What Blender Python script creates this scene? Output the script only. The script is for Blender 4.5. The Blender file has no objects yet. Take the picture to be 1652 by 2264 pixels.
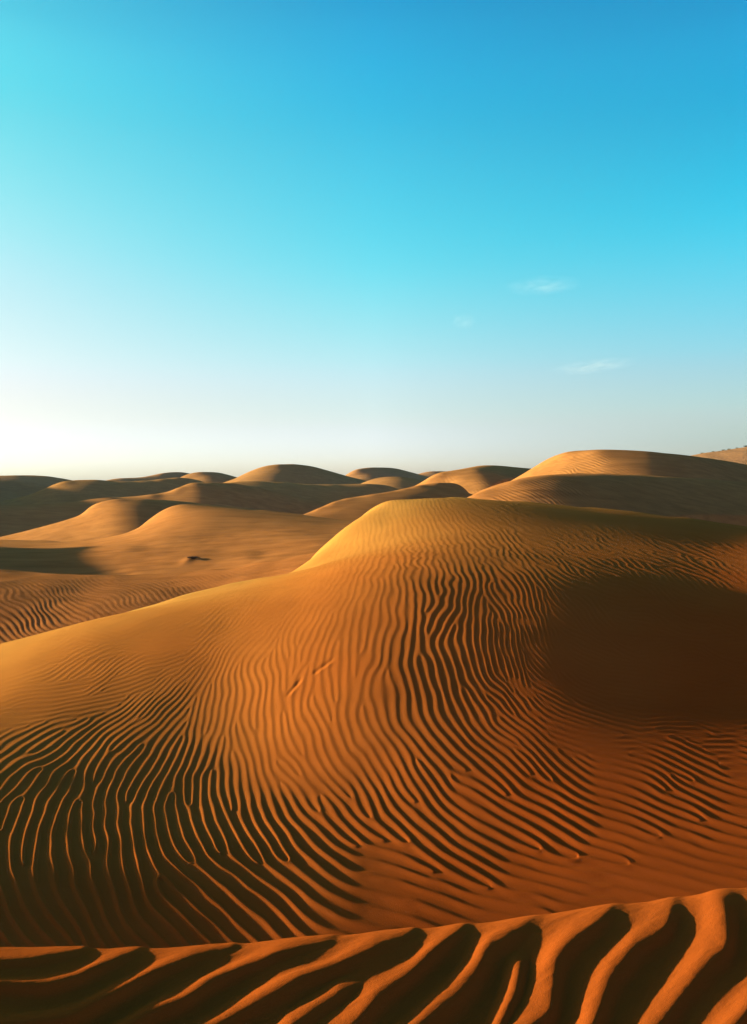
import bpy, math, random
import numpy as np
sc = bpy.context.scene
C = sc.collection
R = math.radians

# ------------------------------------------------------------------ camera
F, VH, UC = 1743.0, 1065.0, 826.0            # lens and horizon in pixels of a 1652 x 2264 picture; camera at the origin looks along +Y
cam = bpy.data.cameras.new('camera')
co = bpy.data.objects.new('camera', cam)
C.objects.link(co)
co.location = (0, 0, 0)
co.rotation_euler = (math.pi / 2, 0, 0)
cam.sensor_fit = 'VERTICAL'
cam.sensor_height = 24
cam.lens = 24 * F / 2264
cam.shift_y = -67 / 2264
cam.clip_start = 0.05
cam.clip_end = 40000
sc.camera = co

# ------------------------------------------------------------------ sun and sky
SUN_EL, SUN_AZ = 8.0, -82.0                 # azimuth from the view direction, negative = left
sun = bpy.data.lights.new('sun', 'SUN')
sun.energy = 5.0
sun.angle = R(0.8)
sun.color = (1.0, 0.90, 0.62)
so = bpy.data.objects.new('sun', sun)
C.objects.link(so)
so.rotation_euler = (R(90 - SUN_EL), 0, R(180 - SUN_AZ))
S3 = np.array([math.sin(R(SUN_AZ)) * math.cos(R(SUN_EL)), math.cos(R(SUN_AZ)) * math.cos(R(SUN_EL)), math.sin(R(SUN_EL))])
from mathutils import Vector
so.rotation_euler = Vector(S3).to_track_quat('Z', 'Y').to_euler()

w = bpy.data.worlds.new('World')
sc.world = w
w.use_nodes = True
nt = w.node_tree
N, L = nt.nodes, nt.links
bg = N['Background']
sky = N.new('ShaderNodeTexSky')
sky.sky_type = 'NISHITA'
sky.sun_disc = False
sky.sun_elevation = R(SUN_EL)
sky.sun_rotation = R(SUN_AZ)
sky.air_density = 1.0
sky.dust_density = 1.0
sky.ozone_density = 3.0
tc = N.new('ShaderNodeTexCoord')
sp = N.new('ShaderNodeSeparateXYZ')
L.new(tc.outputs['Generated'], sp.inputs[0])


def nmath(op, a, b=None, clamp=False, nodes=None, links=None):
    n = (nodes or N).new('ShaderNodeMath')
    n.operation = op
    n.use_clamp = clamp
    for i, x in enumerate((a, b)):
        if x is None:
            continue
        if isinstance(x, (int, float)):
            n.inputs[i].default_value = x
        else:
            (links or L).new(x, n.inputs[i])
    return n.outputs[0]


def ramp(fac, stops, nodes=None, links=None, mode='LINEAR'):
    n = (nodes or N).new('ShaderNodeValToRGB')
    n.color_ramp.interpolation = mode
    e = n.color_ramp.elements
    while len(e) > 1:
        e.remove(e[-1])
    e[0].position = stops[0][0]
    e[0].color = (*stops[0][1], 1)
    for p, c in stops[1:]:
        q = e.new(p)
        q.color = (*c, 1)
    (links or L).new(fac, n.inputs[0])
    return n.outputs[0]


# tint of the air by height above the horizon, on the sun's side and away from it
SKY_L = [(0.0, (0.94, 1.08, 1.6)), (0.018, (0.94, 1.03, 1.5)), (0.07, (0.98, 0.79, 0.86)), (0.137, (1.10, 0.84, 0.71)), (0.259, (0.95, 1.05, 0.75)), (0.391, (0.52, 1.23, 0.84)), (0.478, (0.36, 1.21, 0.89)), (0.7, (0.12, 0.5, 0.6)), (1.0, (0.07, 0.22, 0.4))]
SKY_C = [(0.0, (1.12, 1.10, 1.57)), (0.032, (1.12, 1.08, 1.5)), (0.077, (1.12, 0.93, 0.97)), (0.150, (1.06, 1.04, 0.87)), (0.258, (0.55, 1.24, 0.94)), (0.402, (0.25, 1.23, 1.02)), (0.514, (0.14, 1.04, 1.04)), (0.7, (0.09, 0.46, 0.6)), (1.0, (0.06, 0.22, 0.4))]
SKY_R = [(0.0, (0.67, 0.68, 1.0)), (0.047, (0.67, 0.66, 0.79)), (0.086, (0.78, 0.72, 0.70)), (0.152, (0.66, 0.85, 0.76)), (0.275, (0.24, 1.07, 0.90)), (0.391, (0.12, 0.99, 0.92)), (0.478, (0.11, 0.89, 0.93)), (0.7, (0.06, 0.42, 0.6)), (1.0, (0.05, 0.22, 0.4))]
SKY_B = [(0.0, (0.95, 0.45, 0.44)), (0.15, (0.82, 0.42, 0.40)), (0.4, (0.30, 0.31, 0.38)), (1.0, (0.06, 0.16, 0.3))]
SKY_L = [(p, tuple(k / 1.5 for k in c)) for p, c in SKY_L]
SKY_R = [(p, tuple(k / 1.5 for k in c)) for p, c in SKY_R]
SKY_C = [(p, tuple(min(k / 1.5, 1.0) for k in c)) for p, c in SKY_C]
if True:
    zc = nmath('MAXIMUM', sp.outputs['Z'], 0.0)
    xy = nmath('SQRT', nmath('ADD', nmath('MULTIPLY', sp.outputs['X'], sp.outputs['X']), nmath('MULTIPLY', sp.outputs['Y'], sp.outputs['Y'])))
    side = nmath('DIVIDE', sp.outputs['X'], nmath('MAXIMUM', xy, 1e-4))
    ra, rc, rb = [ramp(zc, t_, mode='CARDINAL') for t_ in (SKY_R, SKY_C, SKY_L)]
    mc = N.new('ShaderNodeMixRGB')
    L.new(nmath('MULTIPLY', side, 2.38, clamp=True), mc.inputs[0]); L.new(rc, mc.inputs[1]); L.new(ra, mc.inputs[2])
    mx = N.new('ShaderNodeMixRGB')
    L.new(nmath('MULTIPLY', side, -2.38, clamp=True), mx.inputs[0]); L.new(mc.outputs[0], mx.inputs[1]); L.new(rb, mx.inputs[2])
    mu = N.new('ShaderNodeMixRGB')
    mu.blend_type = 'MULTIPLY'
    mu.inputs[0].default_value = 1.0
    mb = N.new('ShaderNodeMixRGB')                       # unseen sky behind the camera, tinted warm and dim to recolour the shadows
    L.new(nmath('MULTIPLY', sp.outputs['Y'], -1.8, clamp=True), mb.inputs[0]); L.new(mx.outputs[0], mb.inputs[1]); L.new(ramp(zc, SKY_B), mb.inputs[2])
    L.new(sky.outputs[0], mu.inputs[1]); L.new(mb.outputs[0], mu.inputs[2])
    L.new(mu.outputs[0], bg.inputs[0])
bg.inputs[1].default_value = 0.15

vs = sc.view_settings
vs.view_transform = 'Standard'
vs.look = 'None'
vs.exposure = 2.0
vs.gamma = 1.0
vs.use_curve_mapping = False
HAZE = 0.00013
sc.cycles.max_bounces = 7
sc.cycles.diffuse_bounces = 4
sc.cycles.volume_bounces = 0

# ------------------------------------------------------------------ materials


def sand_material(name, near, far, y0, y1, bump_scale, bump_dist, streak=0.0, across=0.0, mid=None):
    """Dry sand: redder close by, yellower and paler farther off, with grain and wind streaks."""
    m = bpy.data.materials.new(name)
    m.use_nodes = True
    n, l = m.node_tree.nodes, m.node_tree.links
    b = n['Principled BSDF']
    b.inputs['Roughness'].default_value = 1.0
    b.inputs['Specular IOR Level'].default_value = 0.0
    g = n.new('ShaderNodeNewGeometry')
    s = n.new('ShaderNodeSeparateXYZ')
    l.new(g.outputs['Position'], s.inputs[0])
    n1 = n.new('ShaderNodeTexNoise')
    n1.inputs['Scale'].default_value = 0.5
    n1.inputs['Detail'].default_value = 4
    l.new(g.outputs['Position'], n1.inputs['Vector'])
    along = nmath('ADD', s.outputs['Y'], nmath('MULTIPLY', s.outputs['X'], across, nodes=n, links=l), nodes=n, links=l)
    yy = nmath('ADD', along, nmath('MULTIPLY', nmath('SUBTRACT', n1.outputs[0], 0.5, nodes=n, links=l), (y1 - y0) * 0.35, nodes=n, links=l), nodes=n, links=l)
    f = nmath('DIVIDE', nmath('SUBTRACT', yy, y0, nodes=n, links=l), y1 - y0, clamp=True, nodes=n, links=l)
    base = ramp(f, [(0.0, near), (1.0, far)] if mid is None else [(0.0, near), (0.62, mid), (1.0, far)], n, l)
    grain = n.new('ShaderNodeTexNoise')
    grain.inputs['Scale'].default_value = bump_scale
    grain.inputs['Detail'].default_value = 3
    grain.inputs['Roughness'].default_value = 0.7
    l.new(g.outputs['Position'], grain.inputs['Vector'])
    # streaks stretched along the wind
    mp = n.new('ShaderNodeMapping')
    mp.inputs['Scale'].default_value = (0.35, 1.8, 3.0)
    mp.inputs['Rotation'].default_value = (0, 0, 0.35)
    l.new(g.outputs['Position'], mp.inputs[0])
    st = n.new('ShaderNodeTexNoise')
    st.inputs['Scale'].default_value = 1.1
    st.inputs['Detail'].default_value = 6
    st.inputs['Distortion'].default_value = 0.6
    l.new(mp.outputs[0], st.inputs['Vector'])
    v = nmath('ADD', nmath('ADD', 1.0, nmath('MULTIPLY', nmath('SUBTRACT', grain.outputs[0], 0.5, nodes=n, links=l), 0.5, nodes=n, links=l), nodes=n, links=l),
              nmath('MULTIPLY', nmath('SUBTRACT', st.outputs[0], 0.5, nodes=n, links=l), streak, nodes=n, links=l), nodes=n, links=l)
    mm = n.new('ShaderNodeVectorMath')
    mm.operation = 'SCALE'
    l.new(base, mm.inputs[0]); l.new(v, mm.inputs['Scale'])
    l.new(mm.outputs[0], b.inputs['Base Color'])
    bp = n.new('ShaderNodeBump')
    bp.inputs['Strength'].default_value = 1.0
    bp.inputs['Distance'].default_value = bump_dist
    l.new(grain.outputs[0], bp.inputs['Height'])
    l.new(bp.outputs[0], b.inputs['Normal'])
    return m


NEAR_C, MID_C, FAR_C = (0.27, 0.075, 0.016), (0.29, 0.115, 0.032), (0.30, 0.135, 0.05)
M_near = sand_material('near_sand', (0.275, 0.054, 0.007), (0.275, 0.058, 0.008), 1.0, 3.0, 260, 0.0012, 0.3)
M_main = sand_material('rippled_sand', (0.30, 0.056, 0.007), (0.345, 0.172, 0.036), 4.2, 17.2, 160, 0.003, 0.25, -1.0, (0.32, 0.112, 0.020))  # yellower toward the sunlit crest, redder where dim: light's tint put into the colour
M_mid = sand_material('valley_sand', (0.28, 0.096, 0.024), (0.34, 0.145, 0.040), 20.0, 56.0, 22, 0.008, 0.9)
M_far = sand_material('far_sand', (0.34, 0.155, 0.038), (0.32, 0.150, 0.055), 50.0, 160.0, 6, 0.02, 0.7)
M_pink = sand_material('gravel_hill_sand', (0.26, 0.125, 0.045), (0.26, 0.125, 0.045), 200.0, 400.0, 1.5, 0.15, 0.9)

# ------------------------------------------------------------------ numeric helpers


def spline_matrix(x, q):
    """matrix taking values at knots x to natural cubic spline values at q"""
    n = len(x)
    h = np.diff(x)
    A = np.zeros((n, n)); B = np.zeros((n, n))
    A[0, 0] = A[-1, -1] = 1
    for i in range(1, n - 1):
        A[i, i - 1] = h[i - 1]; A[i, i] = 2 * (h[i - 1] + h[i]); A[i, i + 1] = h[i]
        B[i, i - 1] = 6 / h[i - 1]; B[i, i] = -6 / h[i - 1] - 6 / h[i]; B[i, i + 1] = 6 / h[i]
    M = np.linalg.solve(A, B)
    q = np.clip(q, x[0], x[-1])
    k = np.clip(np.searchsorted(x, q) - 1, 0, n - 2)
    hh = h[k]; a = (x[k + 1] - q) / hh; b = 1 - a
    W = np.zeros((len(q), n)); r = np.arange(len(q))
    W[r, k] += a; W[r, k + 1] += b
    W += ((a ** 3 - a) * hh ** 2 / 6)[:, None] * M[k] + ((b ** 3 - b) * hh ** 2 / 6)[:, None] * M[k + 1]
    return W


def pchip(xs, ys, q):
    xs = np.array(xs, float); ys = np.array(ys, float)
    h = np.diff(xs); d = np.diff(ys) / h
    m = np.zeros(len(xs)); m[0] = d[0]; m[-1] = d[-1]
    for i in range(1, len(xs) - 1):
        if d[i - 1] * d[i] > 0:
            w1, w2 = 2 * h[i] + h[i - 1], h[i] + 2 * h[i - 1]
            m[i] = (w1 + w2) / (w1 / d[i - 1] + w2 / d[i])
    q = np.asarray(q, float)
    k = np.clip(np.searchsorted(xs, q) - 1, 0, len(xs) - 2)
    t = (np.clip(q, xs[0], xs[-1]) - xs[k]) / h[k]
    return (ys[k] * (1 + 2 * t) * (1 - t) ** 2 + m[k] * h[k] * t * (1 - t) ** 2 + ys[k + 1] * t * t * (3 - 2 * t) + m[k + 1] * h[k] * t * t * (t - 1))


def smooth_line(xs, ys, q, width):
    """pchip through the points, then softened over `width` (same unit as xs)"""
    acc = 0; tot = 0
    for k in range(-6, 7):
        g = math.exp(-(k / 3.0) ** 2)
        acc = acc + g * pchip(xs, ys, q + k * width / 6); tot += g
    return acc / tot


def hashgrid(ix, iy, seed):
    h = (ix * 374761393 + iy * 668265263 + seed * 1442695041) & 0xffffffff
    h = ((h ^ (h >> 13)) * 1274126177) & 0xffffffff
    return ((h ^ (h >> 16)) & 0xffff) / 65535.0


def vnoise(x, y, seed=0):
    ix = np.floor(x).astype(np.int64); iy = np.floor(y).astype(np.int64)
    fx = x - ix; fy = y - iy
    fx = fx ** 3 * (fx * (fx * 6 - 15) + 10); fy = fy ** 3 * (fy * (fy * 6 - 15) + 10)
    a = hashgrid(ix, iy, seed); b = hashgrid(ix + 1, iy, seed); c = hashgrid(ix, iy + 1, seed); d = hashgrid(ix + 1, iy + 1, seed)
    return ((a * (1 - fx) + b * fx) * (1 - fy) + (c * (1 - fx) + d * fx) * fy) * 2 - 1


def fbm(x, y, seed=0, o=4):
    r = 0; a = 1.0
    for k in range(o):
        r = r + a * vnoise(x * 2 ** k, y * 2 ** k, seed + 17 * k); a *= 0.5
    return r


def sstep(a, b, x):
    t = np.clip((x - a) / (b - a), 0, 1)
    return t * t * (3 - 2 * t)


def rbf(pts, q, smooth=0.0, scale=(1.0, 1.0)):
    """linear radial interpolation of scattered (u, v, value)"""
    P = np.array([(p[0] * scale[0], p[1] * scale[1]) for p in pts], float); V = np.array([p[2] for p in pts], float)
    D = np.hypot(P[:, None, 0] - P[None, :, 0], P[:, None, 1] - P[None, :, 1]) + 0.0
    n = len(P)
    A = np.zeros((n + 1, n + 1)); A[:n, :n] = -np.sqrt(D ** 2 + 60 ** 2) + smooth * np.eye(n); A[:n, n] = 1; A[n, :n] = 1
    c = np.linalg.solve(A, np.append(V, 0))
    out = np.full(q[0].shape, c[n])
    for i in range(n):
        out = out - c[i] * np.sqrt((q[0] * scale[0] - P[i, 0]) ** 2 + (q[1] * scale[1] - P[i, 1]) ** 2 + 60 ** 2)
    return out


def grid_object(name, X, Y, Z, mat, label=None, kind='structure', skirt=True):
    if skirt:                                     # carry the edges down into the ground
        X, Y, Z = [np.pad(a_, 1, mode='edge') for a_ in (X, Y, Z)]
        Z[0] = Z[-1] = -8.4
        Z[:, 0] = Z[:, -1] = -8.4
    nj, ni = X.shape
    me = bpy.data.meshes.new(name)
    co_ = np.empty((nj * ni, 3), np.float32)
    co_[:, 0] = X.ravel(); co_[:, 1] = Y.ravel(); co_[:, 2] = Z.ravel()
    idx = np.arange(nj * ni, dtype=np.int32).reshape(nj, ni)
    q = np.stack([idx[:-1, :-1], idx[:-1, 1:], idx[1:, 1:], idx[1:, :-1]], -1).reshape(-1, 4)
    nf = len(q)
    me.vertices.add(nj * ni); me.vertices.foreach_set('co', co_.ravel())
    me.loops.add(nf * 4); me.loops.foreach_set('vertex_index', q.ravel())
    me.polygons.add(nf)
    me.polygons.foreach_set('loop_start', np.arange(0, nf * 4, 4, dtype=np.int32))
    me.polygons.foreach_set('loop_total', np.full(nf, 4, np.int32))
    me.polygons.foreach_set('use_smooth', np.ones(nf, bool))
    me.update(calc_edges=True)
    me.materials.append(mat)
    o = bpy.data.objects.new(name, me)
    C.objects.link(o)
    if kind:
        o['kind'] = kind
    if label:
        o['label'] = label
    return o


def widen(X, Y, Z, sl, sr, n=60, fall=0.05):
    """carry a surface on sideways beyond its detailed part, level along each row and sinking slowly"""
    k = (np.arange(1, n + 1) / n)[None, :] ** 1.5
    outs = []
    for c, s_out in ((0, sl), (-1, sr)):
        s0 = (X[:, c] / Y[:, c])[:, None]
        kk = k[:, ::-1] if c == 0 else k
        s_ = s0 + (s_out - s0) * kk
        y = np.repeat(Y[:, c][:, None], n, 1)
        m = 12
        edge = (Z[:, c] if m == 0 else (Z[:, :m] if c == 0 else Z[:, -m:]).mean(1))[:, None]
        zb = Z[:, c][:, None] * np.exp(-kk * 30) + edge * (1 - np.exp(-kk * 30))
        outs.append((s_ * y, y, zb - fall * y * np.abs(s_ - s0) ** 2))
    return [np.concatenate([outs[0][i], M, outs[1][i]], 1) for i, M in enumerate((X, Y, Z))]


class Surface:
    """A smooth height field on a fan of rays (s = x / y) and log distance, found by least squares:
    it passes the given heights, takes the given sideways slopes and is otherwise as unbent as it can be."""

    def __init__(self, s0, s1, y0, y1, ns=54, nt_=60):
        self.s = np.linspace(s0, s1, ns); self.t = np.linspace(math.log(y0), math.log(y1), nt_)
        self.ns, self.nt = ns, nt_
        self.rows = []; self.rhs = []; self.wt = []

    def _cell(self, s, t):
        fs = (s - self.s[0]) / (self.s[1] - self.s[0]); ft = (t - self.t[0]) / (self.t[1] - self.t[0])
        i = int(min(max(fs, 0), self.ns - 2)); j = int(min(max(ft, 0), self.nt - 2))
        return i, j, fs - i, ft - j

    def add(self, items, rhs, wt):
        self.rows.append(items); self.rhs.append(rhs); self.wt.append(wt)

    def lin(self, s, y, kind):
        i, j, a, b = self._cell(s, math.log(y))
        ds = self.s[1] - self.s[0]; dt = self.t[1] - self.t[0]
        k = lambda i_, j_: j_ * self.ns + i_
        if kind == 'z':
            return [(k(i, j), (1 - a) * (1 - b)), (k(i + 1, j), a * (1 - b)), (k(i, j + 1), (1 - a) * b), (k(i + 1, j + 1), a * b)]
        if kind == 'ds':
            return [(k(i, j), -(1 - b) / ds), (k(i + 1, j), (1 - b) / ds), (k(i, j + 1), -b / ds), (k(i + 1, j + 1), b / ds)]
        return [(k(i, j), -(1 - a) / dt), (k(i + 1, j), -a / dt), (k(i, j + 1), (1 - a) / dt), (k(i + 1, j + 1), a / dt)]

    def height(self, u, v, y, wt=30):
        self.add(self.lin((u - UC) / F, y, 'z'), (VH - v) / F * y, wt)

    def level(self, u, z, y, wt=3):
        self.add(self.lin((u - UC) / F, y, 'z'), z, wt)

    def crest(self, pts, step=40, tang=10, wt=40, drop=None, vs_=14):
        us = np.arange(pts[0][0], pts[-1][0] + 1, step)
        vv = smooth_line([p[0] for p in pts], [p[1] for p in pts], us, vs_)
        yy = smooth_line([p[0] for p in pts], [p[2] for p in pts], us, 40)
        for u, v, y in zip(us, vv, yy):
            self.height(u, v, y, wt)
            s = (u - UC) / F; z = (VH - v) / F * y
            it = self.lin(s, y, 'dt') + [(k, -c) for k, c in self.lin(s, y, 'z')]
            self.add(it, 0.0, tang)
            if drop:
                for dy, dz, wd in drop:
                    self.add(self.lin(s, y + dy, 'z'), z * (y + dy) / y - dz, wd)

    def slope(self, u, y, g, wt=6):
        self.add([(k, c / y) for k, c in self.lin((u - UC) / F, y, 'ds')], g, wt)

    def solve(self, smooth=1.0):
        ns, nt_ = self.ns, self.nt
        n = ns * nt_
        A = np.zeros((n, n)); b = np.zeros(n)
        ds = self.s[1] - self.s[0]; dt = self.t[1] - self.t[0]

        def acc(idx, cf, wt):
            for p in range(len(cf)):
                for q in range(len(cf)):
                    np.add.at(A, (idx[p], idx[q]), cf[p] * cf[q] * wt)
        J, I = np.meshgrid(np.arange(nt_), np.arange(ns), indexing='ij')
        yv = np.exp(self.t)
        g = (J * ns + I)
        wy = smooth / yv ** 2 * 1.0
        c = g[:, 1:-1].ravel()
        acc([c - 1, c, c + 1], [1 / ds ** 2, -2 / ds ** 2, 1 / ds ** 2], np.repeat(wy, ns - 2) * ds * dt)
        c = g[1:-1, :].ravel()
        acc([c - ns, c, c + ns], [1 / dt ** 2, -2 / dt ** 2, 1 / dt ** 2], np.repeat(wy[1:-1], ns) * ds * dt)
        c = g[:-1, :-1].ravel()
        r2 = math.sqrt(2)
        acc([c, c + 1, c + ns, c + ns + 1], [r2 / ds / dt, -r2 / ds / dt, -r2 / ds / dt, r2 / ds / dt], np.repeat(wy[:-1], ns - 1) * ds * dt)
        for it, rh, wt in zip(self.rows, self.rhs, self.wt):
            ii = [k for k, _ in it]; cc = [c_ for _, c_ in it]
            for p in range(len(ii)):
                b[ii[p]] += wt * wt * cc[p] * rh
                for q in range(len(ii)):
                    A[ii[p], ii[q]] += wt * wt * cc[p] * cc[q]
        A[np.arange(n), np.arange(n)] += 1e-9
        self.Z = np.linalg.solve(A, b).reshape(nt_, ns)

    def relight(self, pts, crest, wt, front=None, sm=8, stop=-0.2):
        """ask for the given light at the places now seen there, to be met by the next solve"""
        if not hasattr(self, 'base'):
            self.base = (list(self.rows), list(self.rhs), list(self.wt))
        self.rows, self.rhs, self.wt = [list(x) for x in self.base]
        y = np.exp(self.t)[:, None]; s = self.s[None, :]
        ds = self.s[1] - self.s[0]; dt = self.t[1] - self.t[0]
        zs = np.gradient(self.Z, axis=1) / ds; zt = np.gradient(self.Z, axis=0) / dt
        gx = zs / y; gy = (zt - s * zs) / y
        nn = np.sqrt(1 + gx ** 2 + gy ** 2)
        U = UC + F * s + 0 * y; V = VH - F * self.Z / y
        goal = rbf(pts, (np.clip(U, -400, 2050), np.clip(V, 1090, 2120)) if not front else (U, np.clip(V, min(p[1] for p in pts), max(p[1] for p in pts) + 10)), sm)
        yc = pchip([p[0] for p in crest], [p[2] for p in crest], U[0])
        for j in range(1, self.nt - 1):
            for i in range(1, self.ns - 1):
                if y[j, 0] > yc[i] - stop:
                    continue
                k = j * self.ns + i
                cx = 1 / y[j, 0] / (2 * ds)
                gt = (S3[2] - min(max(gy[j, i], -.3), .5) * S3[1] - goal[j, i] * min(nn[j, i], 1.2)) / S3[0]
                wl_ = wt * (1 + 0.5 * min(max((goal[j, i] - .22) / .15, 0), 1))
                self.add([(k + 1, cx), (k - 1, -cx)], gt, wl_)
                if front:                                      # how steeply the near face should climb
                    cy = 1 / y[j, 0] / (2 * dt); q = self.s[i] / y[j, 0] / (2 * ds)
                    f_ = front[0] * min(max((yc[i] - y[j, 0]) / (0.3 * front[2]), 0), 1)
                    self.add([(k + self.ns, cy), (k - self.ns, -cy), (k + 1, -q), (k - 1, q)], f_, front[1])

    def sample(self, s, y):
        return spline_matrix(self.t, np.log(y)) @ self.Z @ spline_matrix(self.s, s).T


def ripple_phase(U, V, ang, spacing, seed=1, coarse=8, it0=160, it1=40):
    """Stripe pattern following a field of directions and spacings. The complex field psi relaxes so that its phase
    advances by one turn per ripple; where the field cannot be followed the ripples fork, as wind ripples do."""
    ku = np.cos(ang) * 2 * math.pi / spacing; kv = np.sin(ang) * 2 * math.pi / spacing
    rng = np.random.RandomState(seed)

    def level(st):
        sl = (slice(None, None, st), slice(None, None, st))
        return U[sl], V[sl], ku[sl], kv[sl]

    def links(u, v, a, b):
        px = 0.5 * (a[:, 1:] + a[:, :-1]) * (u[:, 1:] - u[:, :-1]) + 0.5 * (b[:, 1:] + b[:, :-1]) * (v[:, 1:] - v[:, :-1])
        py = 0.5 * (a[1:] + a[:-1]) * (u[1:] - u[:-1]) + 0.5 * (b[1:] + b[:-1]) * (v[1:] - v[:-1])
        return np.exp(1j * px).astype(np.complex64), np.exp(1j * py).astype(np.complex64)

    def relax(psi, lx, ly, n):
        cx, cy = lx.conj(), ly.conj()
        for _ in range(n):
            a = 0.0 * psi
            a[:, 1:] += psi[:, :-1] * lx
            a[:, :-1] += psi[:, 1:] * cx
            a[1:] += psi[:-1] * ly
            a[:-1] += psi[1:] * cy
            psi = psi * 0.2 + a * 0.2
            psi = psi / np.maximum(np.abs(psi), 0.35)
        return psi
    st = coarse
    u, v, a, b = level(st)
    px = 0.5 * (a[:, 1:] + a[:, :-1]) * (u[:, 1:] - u[:, :-1]) + 0.5 * (b[:, 1:] + b[:, :-1]) * (v[:, 1:] - v[:, :-1])
    py = 0.5 * (a[1:] + a[:-1]) * (u[1:] - u[:-1]) + 0.5 * (b[1:] + b[:-1]) * (v[1:] - v[:-1])
    phi = np.zeros(u.shape)

    def lap(f):                                   # normal equations of the best-fitting single-valued phase
        o = np.zeros_like(f)
        d = f[:, 1:] - f[:, :-1]; o[:, 1:] += d; o[:, :-1] -= d
        d = f[1:] - f[:-1]; o[1:] += d; o[:-1] -= d
        return o
    rh = np.zeros_like(phi)
    rh[:, 1:] += px; rh[:, :-1] -= px; rh[1:] += py; rh[:-1] -= py
    r = rh - lap(phi); p = r.copy(); rs = (r * r).sum()
    for _ in range(700):
        Ap = lap(p); al = rs / max((p * Ap).sum(), 1e-12)
        phi += al * p; r -= al * Ap; rn = (r * r).sum()
        if rn < 1e-6:
            break
        p = r + rn / rs * p; rs = rn
    psi = (np.exp(1j * phi) + 0.9 * (rng.randn(*phi.shape) + 1j * rng.randn(*phi.shape))).astype(np.complex64)
    lx, ly = links(u, v, a, b)
    psi = relax(psi, lx, ly, it0)
    while st > 1:
        st //= 2
        uf, vf, af, bf = level(st)
        H, W = uf.shape
        hc, wc = psi.shape
        out = np.zeros((H, W), np.complex64)
        J, I = np.meshgrid(np.arange(H), np.arange(W), indexing='ij')
        jc, ic = J // 2, I // 2
        for dj in (0, 1):
            for di in (0, 1):
                jj = np.minimum(jc + dj, hc - 1); ii = np.minimum(ic + di, wc - 1)
                wj = np.where(J % 2 == 0, 1.0 - dj, 0.5); wi = np.where(I % 2 == 0, 1.0 - di, 0.5)
                ph = 0.5 * (af + a[jj, ii]) * (uf - u[jj, ii]) + 0.5 * (bf + b[jj, ii]) * (vf - v[jj, ii])
                out += (wj * wi * psi[jj, ii] * np.exp(1j * ph)).astype(np.complex64)
        psi = out
        u, v, a, b = uf, vf, af, bf
        lx, ly = links(u, v, a, b)
        psi = relax(psi, lx, ly, it1 if st > 1 else it1 // 2)
    # near a fork or an end neighbouring phases disagree: there the ripples thin out
    m = 0.0 * psi
    m[:, 1:] += psi[:, :-1] * lx
    m[:, :-1] += psi[:, 1:] * lx.conj()
    m[1:] += psi[:-1] * ly
    m[:-1] += psi[1:] * ly.conj()
    d = np.clip(1 - np.abs(m) / 4 - 0.03, 0, 1)
    d[:2] = d[-2:] = 0
    d[:, :2] = d[:, -2:] = 0
    for r_ in (6, 6, 5):
        for ax in (0, 1):
            c_ = np.cumsum(np.pad(d, [(r_ + 1, r_) if k == ax else (0, 0) for k in (0, 1)]), axis=ax)
            d = (c_[2 * r_ + 1:] - c_[:-2 * r_ - 1] if ax == 0 else c_[:, 2 * r_ + 1:] - c_[:, :-2 * r_ - 1]) / (2 * r_ + 1)
    return psi / np.maximum(np.abs(psi), 1e-6) * (1 - np.clip(11 * d, 0, 0.75))


def ripple_wave(ph, rise=0.58, power=1.15):
    """0..1 profile: a long sunward slope up to a crest, then the shorter lee slope"""
    p = (ph / (2 * math.pi)) % 1.0
    up = 0.5 - 0.5 * np.cos(math.pi * np.clip(p / rise, 0, 1))
    dn = 0.5 + 0.5 * np.cos(math.pi * np.clip((p - rise) / (1 - rise), 0, 1))
    w_ = np.where(p < rise, up, dn)
    return w_ ** power


# ------------------------------------------------------------------ the great rippled dune
crest_main = [(-480, 1520, 9.2), (-200, 1468, 10.0), (0, 1425, 11.0), (150, 1391, 11.6), (300, 1349, 12.4), (450, 1305, 13.1), (560, 1282, 13.6), (640, 1266, 14.1),
              (680, 1241, 14.6), (720, 1206, 15.1), (770, 1165, 15.7), (815, 1132, 16.2), (850, 1114, 16.5), (900, 1105, 17.0), (1000, 1102, 17.5), (1100, 1107, 18.0),
              (1200, 1114, 18.4), (1300, 1123, 18.8), (1400, 1132, 19.2), (1500, 1145, 19.5), (1652, 1165, 20.0), (1850, 1190, 20.6), (2130, 1225, 21.2)]
sf = Surface(-0.78, 0.78, 3.1, 30.0)
PINW = 0.5
sf.crest(crest_main, wt=300, tang=60, drop=[(1.2, 0.18, 12), (4.0, 1.4, 10), (9.0, 3.2, 4)])
for u, v, y in [(0, 2110, 4.1), (400, 2110, 4.2), (800, 2090, 4.3), (1200, 2040, 4.5), (1652, 1985, 4.8)]:
    sf.height(u, v, y, 1.5)
# rough distances down the face of the dune
for v, ys in [(1180, (None, None, None, 14.3, 14.2, 15.0, 16.5)), (1300, (None, None, 12.8, 12.1, 12.3, 13.0, 14.2)), (1420, (None, 10.3, 10.3, 10.3, 10.6, 11.2, 11.9)),
              (1540, (8.8, 8.9, 9.0, 8.9, 9.1, 9.4, 9.9)), (1660, (7.4, 7.5, 7.6, 7.5, 7.6, 7.8, 8.0)), (1780, (6.1, 6.2, 6.3, 6.4, 6.4, 6.5, 6.5)), (1900, (5.1, 5.2, 5.3, 5.4, 5.5, 5.5, 5.5)), (2020, (4.5, 4.5, 4.6, 4.6, 4.6, 4.7, 4.7))]:
    for u, y in zip((0, 275, 550, 826, 1100, 1375, 1650), ys):
        if y:
            sf.height(u, v, y, PINW)
for u, v, y in [(1180, 1114, 16.6), (1298, 1126, 16.9), (1416, 1138, 17.2), (1534, 1152, 17.4), (1652, 1171, 17.6), (1800, 1195, 17.8)]:
    sf.height(u, v, y, 10)
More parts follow.
